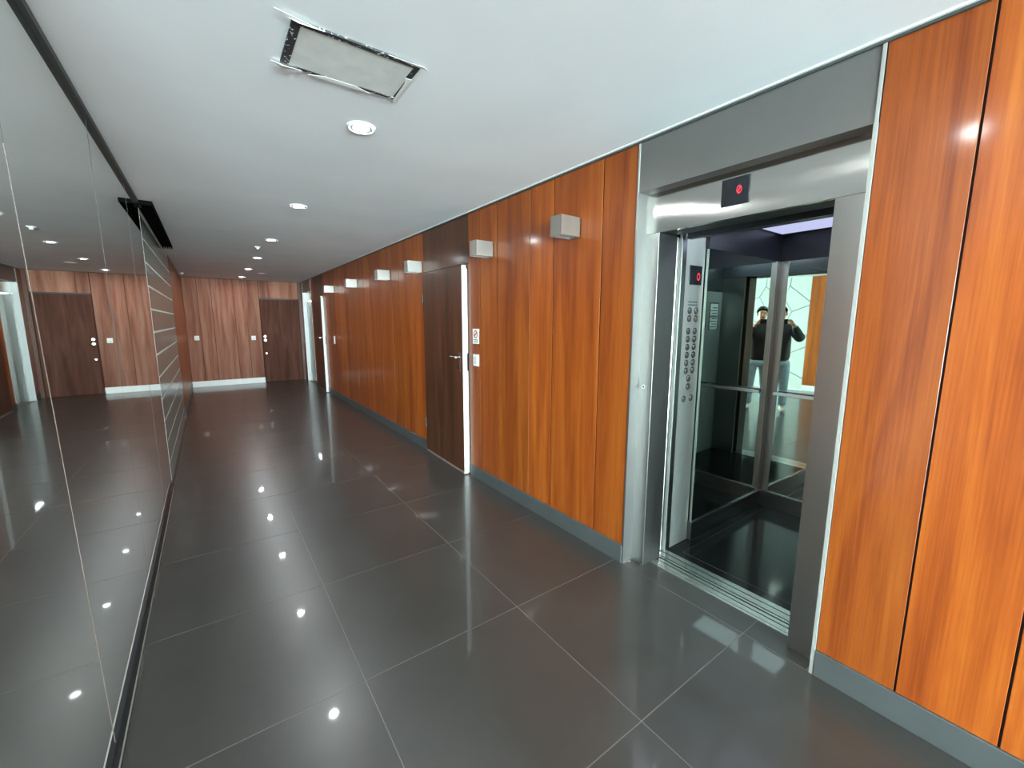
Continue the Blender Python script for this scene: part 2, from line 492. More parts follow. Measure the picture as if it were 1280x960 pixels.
# ------------------------------------------------------------------ ajar doors in the right wall
def ajar_door(name, ys, label):
    a, b = ys
    root = struct(empty(name, (W, b, 0)), label)
    box('door_jamb', (W + 0.005, W + 0.12, a + 0.001, a + 0.03, 0, 2.029), 'door_wood', root)
    box('door_jamb', (W + 0.005, W + 0.12, b - 0.03, b - 0.001, 0, 2.029), 'door_wood', root)
    box('door_jamb', (W + 0.005, W + 0.12, a + 0.03, b - 0.03, 2.0, 2.029), 'door_wood', root)
    # leaf in hinge coordinates: hinge at the origin, leaf runs towards -y, face towards -x
    wd = b - a - 0.062
    ang = 0.028
    def turn(o):
        o.matrix_local = Matrix.Translation((-0.004, -0.012, 0)) @ Matrix.Rotation(-ang, 4, 'Z') @ Matrix.Translation(o.location)
    def part(n, bb, mat, par=None, bev=0.002):
        x0, x1, y0, y1, z0, z1 = bb
        bm = bmesh.new(); cx, cy, cz = (x0 + x1) / 2, (y0 + y1) / 2, (z0 + z1) / 2
        add_box(bm, x0 - cx, x1 - cx, y0 - cy, y1 - cy, z0 - cz, z1 - cz, bev)
        o = mesh_obj(n, bm, mat); o.location = (cx, cy, cz); o.parent = root; turn(o)
        return o
    part('door_leaf', (-0.018, 0.020, -wd, -0.004, 0.012, 2.015), 'door_wood')
    part('edge_strip', (-0.018, 0.024, -wd - 0.012, -wd, 0.012, 2.015), 'white_paint')
    part('rebate', (0.024, 0.054, -wd, -wd + 0.04, 0.012, 1.985), 'mortar')
    part('lock_plate', (0.030, 0.050, -wd - 0.003, -wd + 0.001, 1.03, 1.20), 'black')
    part('bottom_rail', (-0.020, 0.020, -wd, -0.004, 0.004, 0.03), 'seam_light')
    part('escutcheon', (-0.022, -0.018, -wd + 0.045, -wd + 0.085, 1.02, 1.20), 'steel_bright')
    def cpart(n, p0, p1, r, mat):
        c = (Vector(p0) + Vector(p1)) / 2
        bm = bmesh.new(); add_cyl(bm, Vector(p0) - c, Vector(p1) - c, r)
        o = mesh_obj(n, bm, mat); o.location = c; o.parent = root; turn(o)
    cpart('handle_neck', (-0.02, -wd + 0.065, 1.16), (-0.065, -wd + 0.065, 1.16), 0.010, 'steel_bright')
    cpart('handle', (-0.060, -wd + 0.055, 1.16), (-0.060, -wd + 0.175, 1.16), 0.010, 'steel_bright')
    cpart('key_cylinder', (-0.018, -wd + 0.065, 1.06), (-0.030, -wd + 0.065, 1.06), 0.012, 'black')
    for z in (0.35, 1.75):
        o = cyl('hinge', (W - 0.020, b + 0.001, z - 0.05), (W - 0.020, b + 0.001, z + 0.05), 0.007, 'seam_dark', root, None, 10)
ajar_door('door_1', D1, 'dark brown wooden door standing slightly ajar with white edge')
ajar_door('door_2', D2, 'far dark brown wooden door slightly ajar with white edge')

# no smoking sign
s = empty('no_smoking_sign', (W, 3.33, 1.366))
box('plate', (W - 0.004, W, 3.278, 3.384, 1.298, 1.434), 'paper', s, 0.001)
bm = bmesh.new(); n = 24
for r0, r1 in ((0.026, 0.036),):
    A = [bm.verts.new((0, r0 * math.cos(2 * PI * i / n), r0 * math.sin(2 * PI * i / n))) for i in range(n)]
    B = [bm.verts.new((0, r1 * math.cos(2 * PI * i / n), r1 * math.sin(2 * PI * i / n))) for i in range(n)]
    for i in range(n): bm.faces.new((A[i], A[(i + 1) % n], B[(i + 1) % n], B[i]))
k = 0.0045; q = 0.029 * 0.7071
bm.faces.new([bm.verts.new((0.0003, a, b)) for a, b in ((q - k, -q - k), (q + k, -q + k), (-q + k, q + k), (-q - k, q - k))])
o = mesh_obj('prohibition_ring', bm, 'ink_red'); o.location = (W - 0.0048, 3.331, 1.385); attach(o, s)
boxes('cigarette', [(W - 0.0052, W - 0.0042, 3.309, 3.353, 1.382, 1.388)], 'ink', s)
boxes('lettering', [(W - 0.0052, W - 0.0042, 3.292 + i * 0.0135, 3.302 + i * 0.0135, z, z + 0.008) for z in (1.330, 1.312) for i in range(6)], 'ink', s)
tag(s, 'small white no smoking sign above a switch beside the open door', 'sign')

# ------------------------------------------------------------------ sconces (switched off)
def sconce(y, label):
    e = empty('wall_sconce', (W, y + 0.05, 2.095))
    x0 = W - 0.172; t = 0.003
    boxes('housing', [(x0, x0 + t, y, y + 0.10, 2.035, 2.155), (x0, W, y, y + t, 2.035, 2.155), (x0, W, y + 0.10 - t, y + 0.10, 2.035, 2.155),
                      (W - 0.006, W, y, y + 0.10, 2.035, 2.155)], 'sconce_steel', e)
    box('edge_trim', (x0 - 0.001, x0 + 0.006, y - 0.0012, y, 2.035, 2.155), 'steel_bright', e)
    box('lower_lens', (x0 + t, W - 0.006, y + t, y + 0.10 - t, 2.045, 2.052), 'off_lens', e)
    box('upper_lens', (x0 + t, W - 0.006, y + t, y + 0.10 - t, 2.14, 2.147), 'off_lens', e)
    for z in (2.058, 2.130):
        cyl('screw', (W - 0.012, y - 0.003, z), (W - 0.012, y, z), 0.003, 'steel_bright', e, None, 8)
    tag(e, label, 'wall lamp', 'steel box sconces on the right wall')
M['sconce_steel'] = steel('sconce_steel', (0.34, 0.32, 0.29, 1), 0.45)
for y, l in ((2.016, 'steel box wall sconce nearest the open elevator'), (3.03, 'steel box wall sconce just above the no smoking sign'),
             (4.47, 'steel box wall sconce just past the near ajar door'), (5.48, 'steel box wall sconce fourth from the open elevator'),
             (6.97, 'steel box wall sconce fifth from the open elevator'), (8.48, 'steel box wall sconce farthest away beside the far ajar door')):
    sconce(y, l)

# ------------------------------------------------------------------ elevator entrances
def digit_bars(parent, loc, axis, h, slash):
    """a lit zero, drawn as a ring of short bars; axis is the outward direction"""
    bm = bmesh.new(); n = 14
    a, b = h * 0.33, h * 0.5
    for i in range(n):
        t0, t1 = 2 * PI * i / n, 2 * PI * (i + 0.8) / n
        pts = [(a * math.cos(t) * f, b * math.sin(t) * f) for t, f in ((t0, 1.0), (t1, 1.0), (t1, 0.68), (t0, 0.68))]
        bm.faces.new([bm.verts.new((0, u, v) if axis == 'x' else (u, 0, v)) for u, v in pts])
    if slash:
        q = h * 0.06
        pts = ((-a * .5 - q, -b * .5), (-a * .5 + q, -b * .5 - q), (a * .5 + q, b * .5), (a * .5 - q, b * .5 + q))
        bm.faces.new([bm.verts.new((0, -u, v) if axis == 'x' else (u, 0, v)) for u, v in pts])
    o = mesh_obj('lit_zero', bm, 'red'); o.location = loc
    attach(o, parent)

def entrance(y0, y1, name, label, closed):
    e = empty(name, (W + 0.08, (y0 + y1) / 2, 0))
    box('transom_panel', (W, W + 0.09, y0 + 0.005, y1 - 0.005, 2.20, PT), 'transom', e)
    box('header', (W + 0.078, W + 0.105, y0 + 0.004, y1 - 0.004, 1.988, 2.2), 'steel_header', e)
    jy0, jy1 = y0 + 0.124, y1 - 0.094
    box('jamb', (W + 0.078, W + 0.245, jy1, y1 - 0.003, 0, 1.987), 'steel', e, 0.001)
    box('jamb', (W + 0.078, W + 0.245, y0 + 0.003, jy0, 0, 1.987), 'steel', e, 0.001)
    box('frame_return', (W - 0.004, W + 0.078, y1 - 0.005, y1 + 0.005, 0, 2.2), 'frame_steel', e)
    box('frame_return', (W - 0.006, W + 0.078, y0 - 0.008, y0 + 0.005, 0, 2.2), 'satin_aluminium', e)
    for y in (y0, y1):
        box('edge_strip', (W - 0.004, W + 0.02, y - 0.006, y + 0.004, 2.2, PT), 'satin_aluminium', e)
    sl = box('sill', (W + 0.155, W + 0.242, jy0 + 0.001, jy1 - 0.001, -0.03, -0.004), 'black', e)
    for a, b in ((0.156, 0.170), (0.177, 0.209), (0.216, 0.240)):
        box('sill_bar', (W + a, W + b, jy0 + 0.002, jy1 - 0.002, -0.0045, 0.001), 'steel_bright', sl)
    if closed:
        mid = (jy0 + jy1) / 2
        box('door_leaf', (W + 0.20, W + 0.225, jy0, mid - 0.002, 0.002, 1.988), 'steel', e)
        box('door_leaf', (W + 0.18, W + 0.198, mid - 0.03, jy1, 0.002, 1.988), 'steel', e)
        box('shaft_back', (W + 0.26, W + 0.30, y0 - 0.1, y1 + 0.1, 0, H), 'black', e)
    else:
        box('door_track', (W + 0.105, W + 0.245, y0 + 0.01, y1 - 0.01, 1.992, 2.2), 'black', e)
        box('door_leaf', (W + 0.250, W + 0.268, jy1 + 0.012, jy1 + 0.55, 0.004, 1.99), 'steel_dark', e)
    tag(e, label, 'elevator')
    return e, jy0, jy1
el, JY0, JY1 = entrance(EY0, EY1, 'elevator_entrance', 'open brushed steel elevator entrance between orange wood panels', False)
entrance(FY0, FY1, 'elevator_entrance', 'far closed steel elevator entrance at the end of the right wall', True)
xh = W + 0.078
fd = box('floor_display', (xh - 0.006, xh, 1.014, 1.143, 2.045, 2.168), 'black_gloss', el, 0.002)
digit_bars(fd, (xh - 0.0075, 1.058, 2.110), 'x', 0.038, True)
ks = box('key_plate', (xh - 0.002, xh, 1.515, 1.565, 1.075, 1.165), 'steel', el)
cyl('key_lock', (xh - 0.007, 1.535, 1.12), (xh, 1.535, 1.12), 0.013, 'steel_bright', el)
boxes('keyhole', [(xh - 0.0078, xh - 0.0068, 1.531, 1.539, 1.114, 1.126)], 'black', el)
for bb in ((xh - 0.03, xh - 0.004, JY1 - 0.002, JY1 + 0.006, 0.0, 0.012), (xh - 0.05, xh - 0.03, EY1 - 0.03, EY1 - 0.006, 0, 0.01)):
    box('fixing_lug', bb, 'steel_bright', el)

# hoistway enclosure behind the wall, unlit
hw = boxes('hoistway', [(4.15, 4.2, 0.1, 2.25, -0.2, 2.6), (2.45, 4.2, 0.05, 0.1, -0.2, 2.6), (2.45, 4.2, 2.2, 2.25, -0.2, 2.6),
                        (2.45, 4.2, 0.1, 2.2, 2.5, 2.6), (2.45, 4.2, 0.1, 2.2, -0.2, -0.12),
                        (2.451, 2.47, 0.1, EY0 + 0.003, -0.12, 2.5), (2.451, 2.47, EY1 - 0.003, 2.2, -0.12, 2.5)], 'black')
struct(hw, 'dark elevator shaft walls')

# ------------------------------------------------------------------ elevator car
CX0, CX1, CY0, CY1, CZ = 2.735, 3.995, 0.45, 1.490, 2.15
car = tag(empty('elevator_car', ((CX0 + CX1) / 2, (CY0 + CY1) / 2, 0)), 'mirrored elevator car interior with steel posts and dark floor', 'elevator car')
box('car_floor', (CX0, CX1 + 0.04, CY0 - 0.02, CY1 + 0.02, -0.05, -0.001), 'car_floor', car)
for bb in ((2.80, 3.93, 1.425, 1.428, -0.002, 0.0004), (2.80, 2.803, 0.55, 1.425, -0.002, 0.0004)):
    box('floor_joint', bb, 'seam_dark', car)
cs = box('car_sill', (2.622, CX0, JY0 + 0.003, JY1 + 0.045, -0.04, -0.004), 'black', car)
for a, b in ((2.626, 2.642), (2.650, 2.690), (2.698, 2.734)):
    box('sill_bar', (a, b, JY0 + 0.004, JY1 + 0.043, -0.0045, 0.001), 'steel_bright', cs)
for a, b, yy in ((2.658, 2.682, 1.527), (2.690, 2.718, 1.522)):
    box('car_door_leaf', (a, b, yy, yy + 0.5, 0.004, 1.995), 'steel_bright', car, 0.003)
box('car_header', (2.735, 2.775, CY0, CY1, 1.985, CZ), 'car_ceiling', car)
box('front_return', (2.735, 2.765, CY0, JY0 + 0.012, 0, 1.985), 'steel', car)
# far side wall
PY = 1.512
cop = box('operating_panel', (2.724, 2.976, PY, PY + 0.02, 0.0, 2.02), 'car_steel', car, 0.001)
box('return_post', (2.724, 2.768, PY - 0.003, PY, 0.0, 2.02), 'steel_bright', car)
box('side_mirror', (2.985, 3.935, CY1, CY1 + 0.02, 0.13, 1.955), 'car_mirror', car)
box('kick_plate', (2.977, CX1, CY1 - 0.006, CY1 + 0.02, 0.0, 0.13), 'steel_dark', car)
box('kick_edge', (2.977, CX1, CY1 - 0.009, CY1 - 0.006, 0.122, 0.132), 'steel_bright', car)
box('upper_band', (2.977, CX1, CY1 - 0.004, CY1 + 0.02, 1.955, CZ), 'car_ceiling', car)
box('corner_post', (3.932, CX1, CY1 - 0.005, CY1 + 0.02, 0.13, 1.955), 'steel', car)
# operating panel fittings
yf = PY
ds = box('car_display', (2.808, 2.946, yf - 0.005, yf, 1.728, 1.844), 'black_gloss', cop, 0.002)
digit_bars(cop, (2.905, yf - 0.0065, 1.778), 'y', 0.048, False)
boxes('panel_lettering', [(2.822 + i * 0.0165, 2.834 + i * 0.0165, yf - 0.0012, yf, z, z + 0.008) for z in (1.618, 1.600) for i in range(6)], 'ink', cop)
def button(x, z):
    o = cyl('button', (x, yf - 0.010, z), (x, yf, z), 0.0135, 'steel_bright', cop, 0.017, 14)
    o2 = cyl('button_ring', (x + 0.004, yf - 0.003, z - 0.001), (x + 0.004, yf, z - 0.001), 0.021, 'black', cop, None, 14)
for z in (1.570, 1.521):
    for x in (2.835, 2.907): button(x, z)
for k in range(6):
    for x in (2.833, 2.906): button(x, 1.442 - k * 0.05)
for z in (1.14, 1.088): button(2.866, z)
for x in (2.828, 2.909): button(x, 1.01)
# back wall: not quite square to the side wall
TH = -0.0155
piv = Vector((CX1, CY1, 0))
def backpart(name, b, mat, bev=0.0):
    o = box(name, b, mat, None, bev)
    o.matrix_world = Matrix.Translation(piv) @ Matrix.Rotation(TH, 4, 'Z') @ Matrix.Translation(Vector(o.location) - piv)
    mw = o.matrix_world.copy()
    o.parent = car
    o.matrix_local = Matrix.Translation(-car.location) @ mw
    return o
backpart('back_mirror', (CX1, CX1 + 0.02, CY0 - 0.02, CY1 - 0.055, 0.13, 1.955), 'car_mirror')
backpart('kick_plate', (CX1 - 0.006, CX1 + 0.02, CY0 - 0.02, CY1 - 0.001, 0.0, 0.13), 'steel_dark')
backpart('kick_edge', (CX1 - 0.009, CX1 - 0.006, CY0 - 0.02, CY1 - 0.01, 0.122, 0.132), 'steel_bright')
backpart('upper_band', (CX1 - 0.004, CX1 + 0.02, CY0 - 0.02, CY1, 1.955, CZ), 'car_ceiling')
backpart('corner_post', (CX1 - 0.005, CX1 + 0.02, CY1 - 0.06, CY1 - 0.006, 0.13, 1.955), 'steel')
hr = backpart('handrail', (CX1 - 0.055, CX1 - 0.035, CY0 + 0.03, CY1 - 0.05, 0.93, 0.958), 'steel_bright', 0.004)
for y in (CY0 + 0.12, 0.98, CY1 - 0.14):
    backpart('rail_bracket', (CX1 - 0.040, CX1, y - 0.01, y + 0.01, 0.936, 0.952), 'steel')
# near side wall with two notices
for a, b in ((2.765, 3.09), (3.096, 3.55), (3.556, CX1)):
    box('side_panel', (a, b, CY0 - 0.02, CY0, 0.0, 1.83), 'car_steel', car)
box('side_panel_top', (2.765, CX1, CY0 - 0.02, CY0, 1.832, CZ), 'steel_dark', car)
for x in (2.93, 3.20):
    nt_ = box('notice', (x - 0.09, x + 0.09, CY0, CY0 + 0.003, 1.42, 1.70), 'paper', car)
    boxes('notice_frame', [(x - 0.095, x + 0.095, CY0, CY0 + 0.006, 1.70, 1.712), (x - 0.095, x + 0.095, CY0, CY0 + 0.006, 1.55, 1.558),
                           (x - 0.095, x - 0.087, CY0, CY0 + 0.006, 1.41, 1.70), (x + 0.087, x + 0.095, CY0, CY0 + 0.006, 1.41, 1.70)], 'ink', nt_)
    boxes('notice_text', [(x - 0.07, x + 0.07 - 0.03 * (k % 2), CY0 + 0.003, CY0 + 0.004, 1.44 + k * 0.03, 1.45 + k * 0.03) for k in range(8)], 'ink', nt_)
box('car_ceiling', (CX0, CX1 + 0.04, CY0 - 0.02, CY1 + 0.02, CZ, CZ + 0.03), 'car_ceiling', car)
box('light_panel', (2.82, 3.10, 0.55, 1.40, CZ - 0.008, CZ), 'car_fill_light', car)  # unseen fill panel, added to brighten the button panel and car walls
lt = box('light_panel', (3.52, 3.90, 0.75, 1.46, CZ - 0.008, CZ), 'car_light', car)
box('light_frame', (3.50, 3.52, 0.73, 1.48, CZ - 0.02, CZ), 'steel_dark', car)
box('car_outer_shell', (2.74, 4.06, PY + 0.022, PY + 0.03, 0, CZ), 'black', car)

# ------------------------------------------------------------------ left wall of the corridor: mirror, glass blocks, wood
GB0, GB1 = 4.83, 8.03
wl = struct(boxes('wall_left', [(-0.12, -0.020, MY, GB0, 0, H), (-0.12, -0.020, GB1, D + 0.1, 0, H), (-0.20, -0.13, GB0 - 0.2, GB1 + 0.2, 0, H)], 'groove'),
            'corridor wall carrying mirrors, glass blocks and wood panels')
ys = [GB1 + 0.002, 8.47, 8.75, 9.20, 9.66, 9.93, 10.39, 10.84, 11.12, 11.52, D]
for a, b in zip(ys, ys[1:]):
    box('panel', (-0.018, 0.0, a + 0.002, b - 0.002, 0.10, H - 0.01), 'panel_wood', wl, 0.0018)
struct(box('baseboard_left', (-0.02, 0.008, GB1, D - 0.015, 0, 0.10), 'base_grey', None, 0.002))
mir = tag(empty('wall_mirror', (0, (MY + GB0) / 2, 0)), 'long tinted mirror wall covering the left side of the corridor', 'mirror')
seams = [MY, 1.80, 2.92, 4.06, GB0 - 0.004]
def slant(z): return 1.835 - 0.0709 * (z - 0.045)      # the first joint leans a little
z0, z1 = 0.005, H - 0.012
for k, (a, b) in enumerate(zip(seams, seams[1:])):
    bm = bmesh.new()
    add_box(bm, -0.014, 0.0, a + 0.001, b - 0.001, z0, z1)
    for q in bm.verts:
        if abs(q.co.y - (1.80 - 0.001)) < 1e-4: q.co.y = slant(q.co.z) - 0.001
        elif abs(q.co.y - (1.80 + 0.001)) < 1e-4: q.co.y = slant(q.co.z) + 0.001
    mesh_obj('mirror_panel', bm, 'mirror', mir)
def seamstrip(y0, y1, z0, z1, wd, mat, name):
    bm = bmesh.new()
    add_box(bm, -0.012, 0.0008, -wd, wd, z0, z1)
    for v in bm.verts: v.co.y += y0 + (y1 - y0) * (v.co.z - z0) / (z1 - z0)
    mesh_obj(name, bm, mat, mir)
seamstrip(slant(0.045), slant(1.95), 0.045, 1.95, 0.0022, 'seam_light', 'joint_strip')  # pale strip paints the glint along the polished glass edge
seamstrip(2.92, 2.92, 1.2, H - 0.02, 0.0022, 'seam_dark', 'joint_strip')
seamstrip(4.06, 4.06, 0.05, H - 0.02, 0.0015, 'seam_dark', 'joint_strip')
seamstrip(GB0 - 0.003, GB0 - 0.003, 0.05, H - 0.02, 0.004, 'mortar', 'edge_profile')
ch = box('bottom_channel', (0.0005, 0.022, MY, GB0, 0.0, 0.022), 'channel', mir)
box('channel_lip', (0.018, 0.023, MY, GB0, 0.021, 0.025), 'channel_edge', ch)
box('top_channel', (0.0005, 0.018, MY, GB0, H - 0.028, H - 0.001), 'seam_dark', mir)
# glass block panel
gw = struct(boxes('window_1', [(-0.125, -0.0015, GB0, GB1, 0, H)], 'mortar'), 'tall panel of greenish glass blocks with pale joints')
bs = 0.20
bm = bmesh.new(); add_box(bm, -0.02, 0.02, -bs / 2 + 0.004, bs / 2 - 0.004, -bs / 2 + 0.008, bs / 2 - 0.008, 0.003)
gme = bpy.data.meshes.new('glass_block'); bmesh.ops.recalc_face_normals(bm, faces=bm.faces); bm.to_mesh(gme); bm.free(); gme.materials.append(M['glass_block'])
for r in range(12):
    for c in range(16):
        o = bpy.data.objects.new('glass_block', gme); COL.objects.link(o)
        o.location = (-0.019, GB0 + bs / 2 + c * bs, 0.083 + bs / 2 + r * bs - 0.1 + 0.02)
        o.parent = gw
struct(box('trim_3', (-0.03, 0.010, GB0, GB1, 0.0, 0.022), 'channel'))
# black linear grille along the ceiling above the glass blocks
vt = tag(empty('ceiling_grille', (0.055, 6.1, H)), 'long black slatted air grille on the ceiling beside the mirror', 'grille')
box('backing', (0.002, 0.104, 4.66, 7.26, H - 0.006, H - 0.0005), 'vent_black', vt)
box('end_cap', (0.002, 0.104, 4.655, 4.665, H - 0.034, H - 0.0005), 'vent_black', vt)
for k in range(5):
    x = 0.004 + k * 0.0225
    box('slat', (x, x + 0.008, 4.665, 7.255, H - 0.034, H - 0.006), 'vent_black', vt)

# ------------------------------------------------------------------ entrance hall behind the viewer
wh = struct(boxes('wall_hall', [(HX - 0.12, HX - 0.02, HY, MY + 0.1, 0, H)], 'stone_joint'), 'hall wall of white irregular stones and wood panels')
SY = -0.95                                # stones up to here, wood after
yy = SY
while yy < MY - 0.05:
    box('panel', (HX - 0.018, HX, yy + 0.002, min(yy + 0.32, MY) - 0.002, 0.12, H - 0.01), 'panel_wood', wh, 0.0018); yy += 0.32
struct(box('baseboard_hall', (HX - 0.02, HX + 0.008, SY, MY, 0, 0.12), 'white_paint', None, 0.002))
struct(boxes('wall_return', [(HX - 0.1, -0.0205, MY, MY + 0.1, 0, H)], 'white_paint'), 'white plaster wall returning to the mirror')
# irregular stones by clipping cells
def clip(poly, px, py, nx, ny):
    out = []
    for i in range(len(poly)):
        a, b = poly[i], poly[(i + 1) % len(poly)]
        da = (a[0] - px) * nx + (a[1] - py) * ny; db = (b[0] - px) * nx + (b[1] - py) * ny
        if da <= 0: out.append(a)
        if (da < 0 < db) or (db < 0 < da):
            t = da / (da - db); out.append((a[0] + t * (b[0] - a[0]), a[1] + t * (b[1] - a[1])))
    return out
rs = random.Random(3)
pts = []
for i in range(16):
    for j in range(6):
        pts.append((HY + (SY - HY) * (i + 0.5 + rs.uniform(-.36, .36)) / 16, H * (j + 0.5 + rs.uniform(-.36, .36)) / 6))
for p in pts:
    poly = [(HY, 0.0), (SY, 0.0), (SY, H), (HY, H)]
    for q in pts:
        if q is p: continue
        dx, dy = q[0] - p[0], q[1] - p[1]; dd = math.hypot(dx, dy)
        poly = clip(poly, (p[0] + q[0]) / 2 - dx / dd * 0.007, (p[1] + q[1]) / 2 - dy / dd * 0.007, dx / dd, dy / dd)
        if len(poly) < 3: break
    if len(poly) < 3: continue
    cx = sum(a[0] for a in poly) / len(poly); cz = sum(a[1] for a in poly) / len(poly)
    bm = bmesh.new()
    A = [bm.verts.new((0, a - cx, b - cz)) for a, b in poly]
    B = [bm.verts.new((-0.021, a - cx, b - cz)) for a, b in poly]
    bm.faces.new(A); bm.faces.new(B[::-1])
    for i in range(len(poly)): bm.faces.new((A[i], B[i], B[(i + 1) % len(poly)], A[(i + 1) % len(poly)]))
    o = mesh_obj('stone', bm, 'stone', wh); o.location = (HX + rs.uniform(-.003, .003), cx, cz)
# glazed street front
fr = struct(empty('window_2', (0, HY, 0)), 'glazed street front with aluminium frame')
xs = [HX + k * (W - HX) / 5 for k in range(6)]
for x in xs:
    box('mullion', (x - 0.03, x + 0.03, HY - 0.08, HY, 0, H), 'aluminium', fr)
for a, b in zip(xs, xs[1:]):
    box('pane', (a + 0.03, b - 0.03, HY - 0.045, HY - 0.037, 0.06, H - 0.06), 'pane', fr)
    box('rail', (a + 0.03, b - 0.03, HY - 0.08, HY, 0, 0.06), 'aluminium', fr)
    box('rail', (a + 0.03, b - 0.03, HY - 0.08, HY, H - 0.06, H), 'aluminium', fr)

# ------------------------------------------------------------------ ceiling fittings
def downlight(x, y, label, lit=True):
    e = empty('downlight', (x, y, H))
    lathe('trim_ring', [(0.036, 0.0), (0.037, -0.005), (0.043, -0.007), (0.047, -0.003), (0.052, -0.003), (0.056, -0.010), (0.066, -0.009), (0.071, 0.0)], 'white_paint', (x, y, H), e)
    bm = bmesh.new()
    bm.faces.new([bm.verts.new((0.037 * math.cos(-2 * PI * i / 24), 0.037 * math.sin(-2 * PI * i / 24), 0)) for i in range(24)])
    me = bpy.data.meshes.new('lens'); bm.to_mesh(me); bm.free(); me.materials.append(M['lamp'])
    o = bpy.data.objects.new('lens', me); COL.objects.link(o); o.location = (x, y, H - 0.004); attach(o, e)
    tag(e, label, 'downlight', 'round recessed ceiling downlights')
for y, l in ((0.50, 'lit round downlight above the open elevator approach'), (2.30, 'lit round downlight just beyond the ceiling hatch, largest of the row'),
             (4.10, 'lit round downlight second beyond the ceiling hatch'), (5.95, 'lit round downlight third beyond the ceiling hatch'),
             (7.71, 'lit round downlight fourth beyond the ceiling hatch'), (9.45, 'lit round downlight second nearest the end wall'),
             (11.2, 'lit round downlight nearest the end wall'), (-1.3, 'lit round downlight in the hall behind the viewer'),
             (-3.1, 'lit round downlight far behind the viewer in the hall')):
    downlight(1.10, y, l)
e = empty('ceiling_speaker', (1.385, 10.2, H))
lathe('rim', [(0.06, -0.004), (0.066, -0.008), (0.075, -0.005), (0.078, 0)], 'white_paint', (1.385, 10.2, H), e)
lathe('grille', [(0.001, -0.004), (0.03, -0.004), (0.061, -0.004)], 'off_lens', (1.385, 10.2, H), e)
tag(e, 'unlit pale round fitting on the far ceiling right of the lamps', 'ceiling fitting')
e = empty('smoke_detector', (1.01, 6.6, H))
lathe('base', [(0.001, -0.012), (0.035, -0.012), (0.04, 0)], 'white_paint', (1.01, 6.6, H), e)
lathe('sensor_head', [(0.001, -0.034), (0.016, -0.032), (0.022, -0.012)], 'white_paint', (1.01, 6.6, H), e)
tag(e, 'tiny white detector on the ceiling between the third and fourth downlights', 'detector')
e = empty('smoke_detector', (0.06, 11.0, H))
lathe('base', [(0.001, -0.012), (0.035, -0.012), (0.04, 0)], 'white_paint', (0.06, 11.0, H), e)
lathe('sensor_head', [(0.001, -0.034), (0.016, -0.032), (0.022, -0.012)], 'white_paint', (0.06, 11.0, H), e)
tag(e, 'tiny white detector in the far left corner of the ceiling', 'detector')

# ceiling access hatch with peeling paint
X0, X1, Y0, Y1 = 0.690, 1.134, 1.640, 1.930
hc = empty('ceiling_hatch', ((X0 + X1) / 2, (Y0 + Y1) / 2, H))
box('board', (X0 + 0.012, X1 - 0.012, Y0 + 0.012, Y1 - 0.012, H - 0.005, H), 'board', hc, 0.002)
box('frame_strip', (X0, X1, Y0, Y0 + 0.020, H - 0.007, H), 'flecked', hc)
box('frame_strip', (X0, X0 + 0.028, Y0 + 0.020, Y1 - 0.012, H - 0.007, H), 'flecked', hc)
box('frame_strip', (X1 - 0.022, X1, Y0 + 0.020, Y0 + 0.10, H - 0.007, H), 'flecked', hc)
box('frame_strip', (X1 - 0.008, X1 - 0.002, Y0 + 0.10, Y1, H - 0.007, H), 'flecked', hc)
box('frame_strip', (X0 + 0.06, X0 + 0.16, Y1 - 0.014, Y1, H - 0.007, H), 'flecked', hc)
box('frame_strip', (X1 - 0.17, X1, Y1 - 0.014, Y1, H - 0.007, H), 'flecked', hc)
def flake(pts, drop):
    bm = bmesh.new()
    vs_ = [bm.verts.new((x, y, H - 0.0085 - d * drop)) for x, y, d in pts]
    ws_ = [bm.verts.new((x, y, H - 0.0075 - d * drop)) for x, y, d in pts]
    bm.faces.new(vs_); bm.faces.new(ws_[::-1])
    n = len(pts)
    for i in range(n): bm.faces.new((vs_[i], ws_[i], ws_[(i + 1) % n], vs_[(i + 1) % n]))
    mesh_obj('paint_flake', bm, 'white_paint', hc)
flake([(X0 + 0.155, Y1 - 0.012, 0), (X1 - 0.165, Y1 - 0.014, 0), (X1 - 0.10, Y1 + 0.010, 0), (X0 + 0.10, Y1 + 0.012, 0)], 0.0)
flake([(X0 - 0.03, Y1 - 0.01, 0), (X0 + 0.01, Y1 - 0.02, 1), (X0 + 0.035, Y1 - 0.008, .4), (X0 + 0.075, Y1 - 0.003, 0), (X0 + 0.08, Y1 + 0.012, 0), (X0 + 0.01, Y1 + 0.012, 0.3)], 0.012)
flake([(X1 - 0.024, Y0 + 0.10, 0), (X1 + 0.004, Y0 + 0.098, 0), (X1 + 0.006, Y1 + 0.008, 0), (X1 - 0.004, Y1 + 0.006, 0), (X1 - 0.012, Y0 + 0.14, 0)], 0.0)
flake([(X0 - 0.055, Y0 - 0.028, 0), (X0 + 0.03, Y0 - 0.016, .5), (X0 + 0.10, Y0 - 0.001, 0), (X0 + 0.02, Y0 - 0.003, 1), (X0 - 0.02, Y0 - 0.006, 0)], 0.004)
flake([(X1 - 0.13, Y0 - 0.006, 0), (X1 + 0.01, Y0 - 0.012, 0.4), (X1 + 0.03, Y0 + 0.004, 0), (X1 - 0.04, Y0 + 0.003, 0)], 0.005)
tag(hc, 'ceiling access hatch with dark frame and peeling white paint', 'hatch')

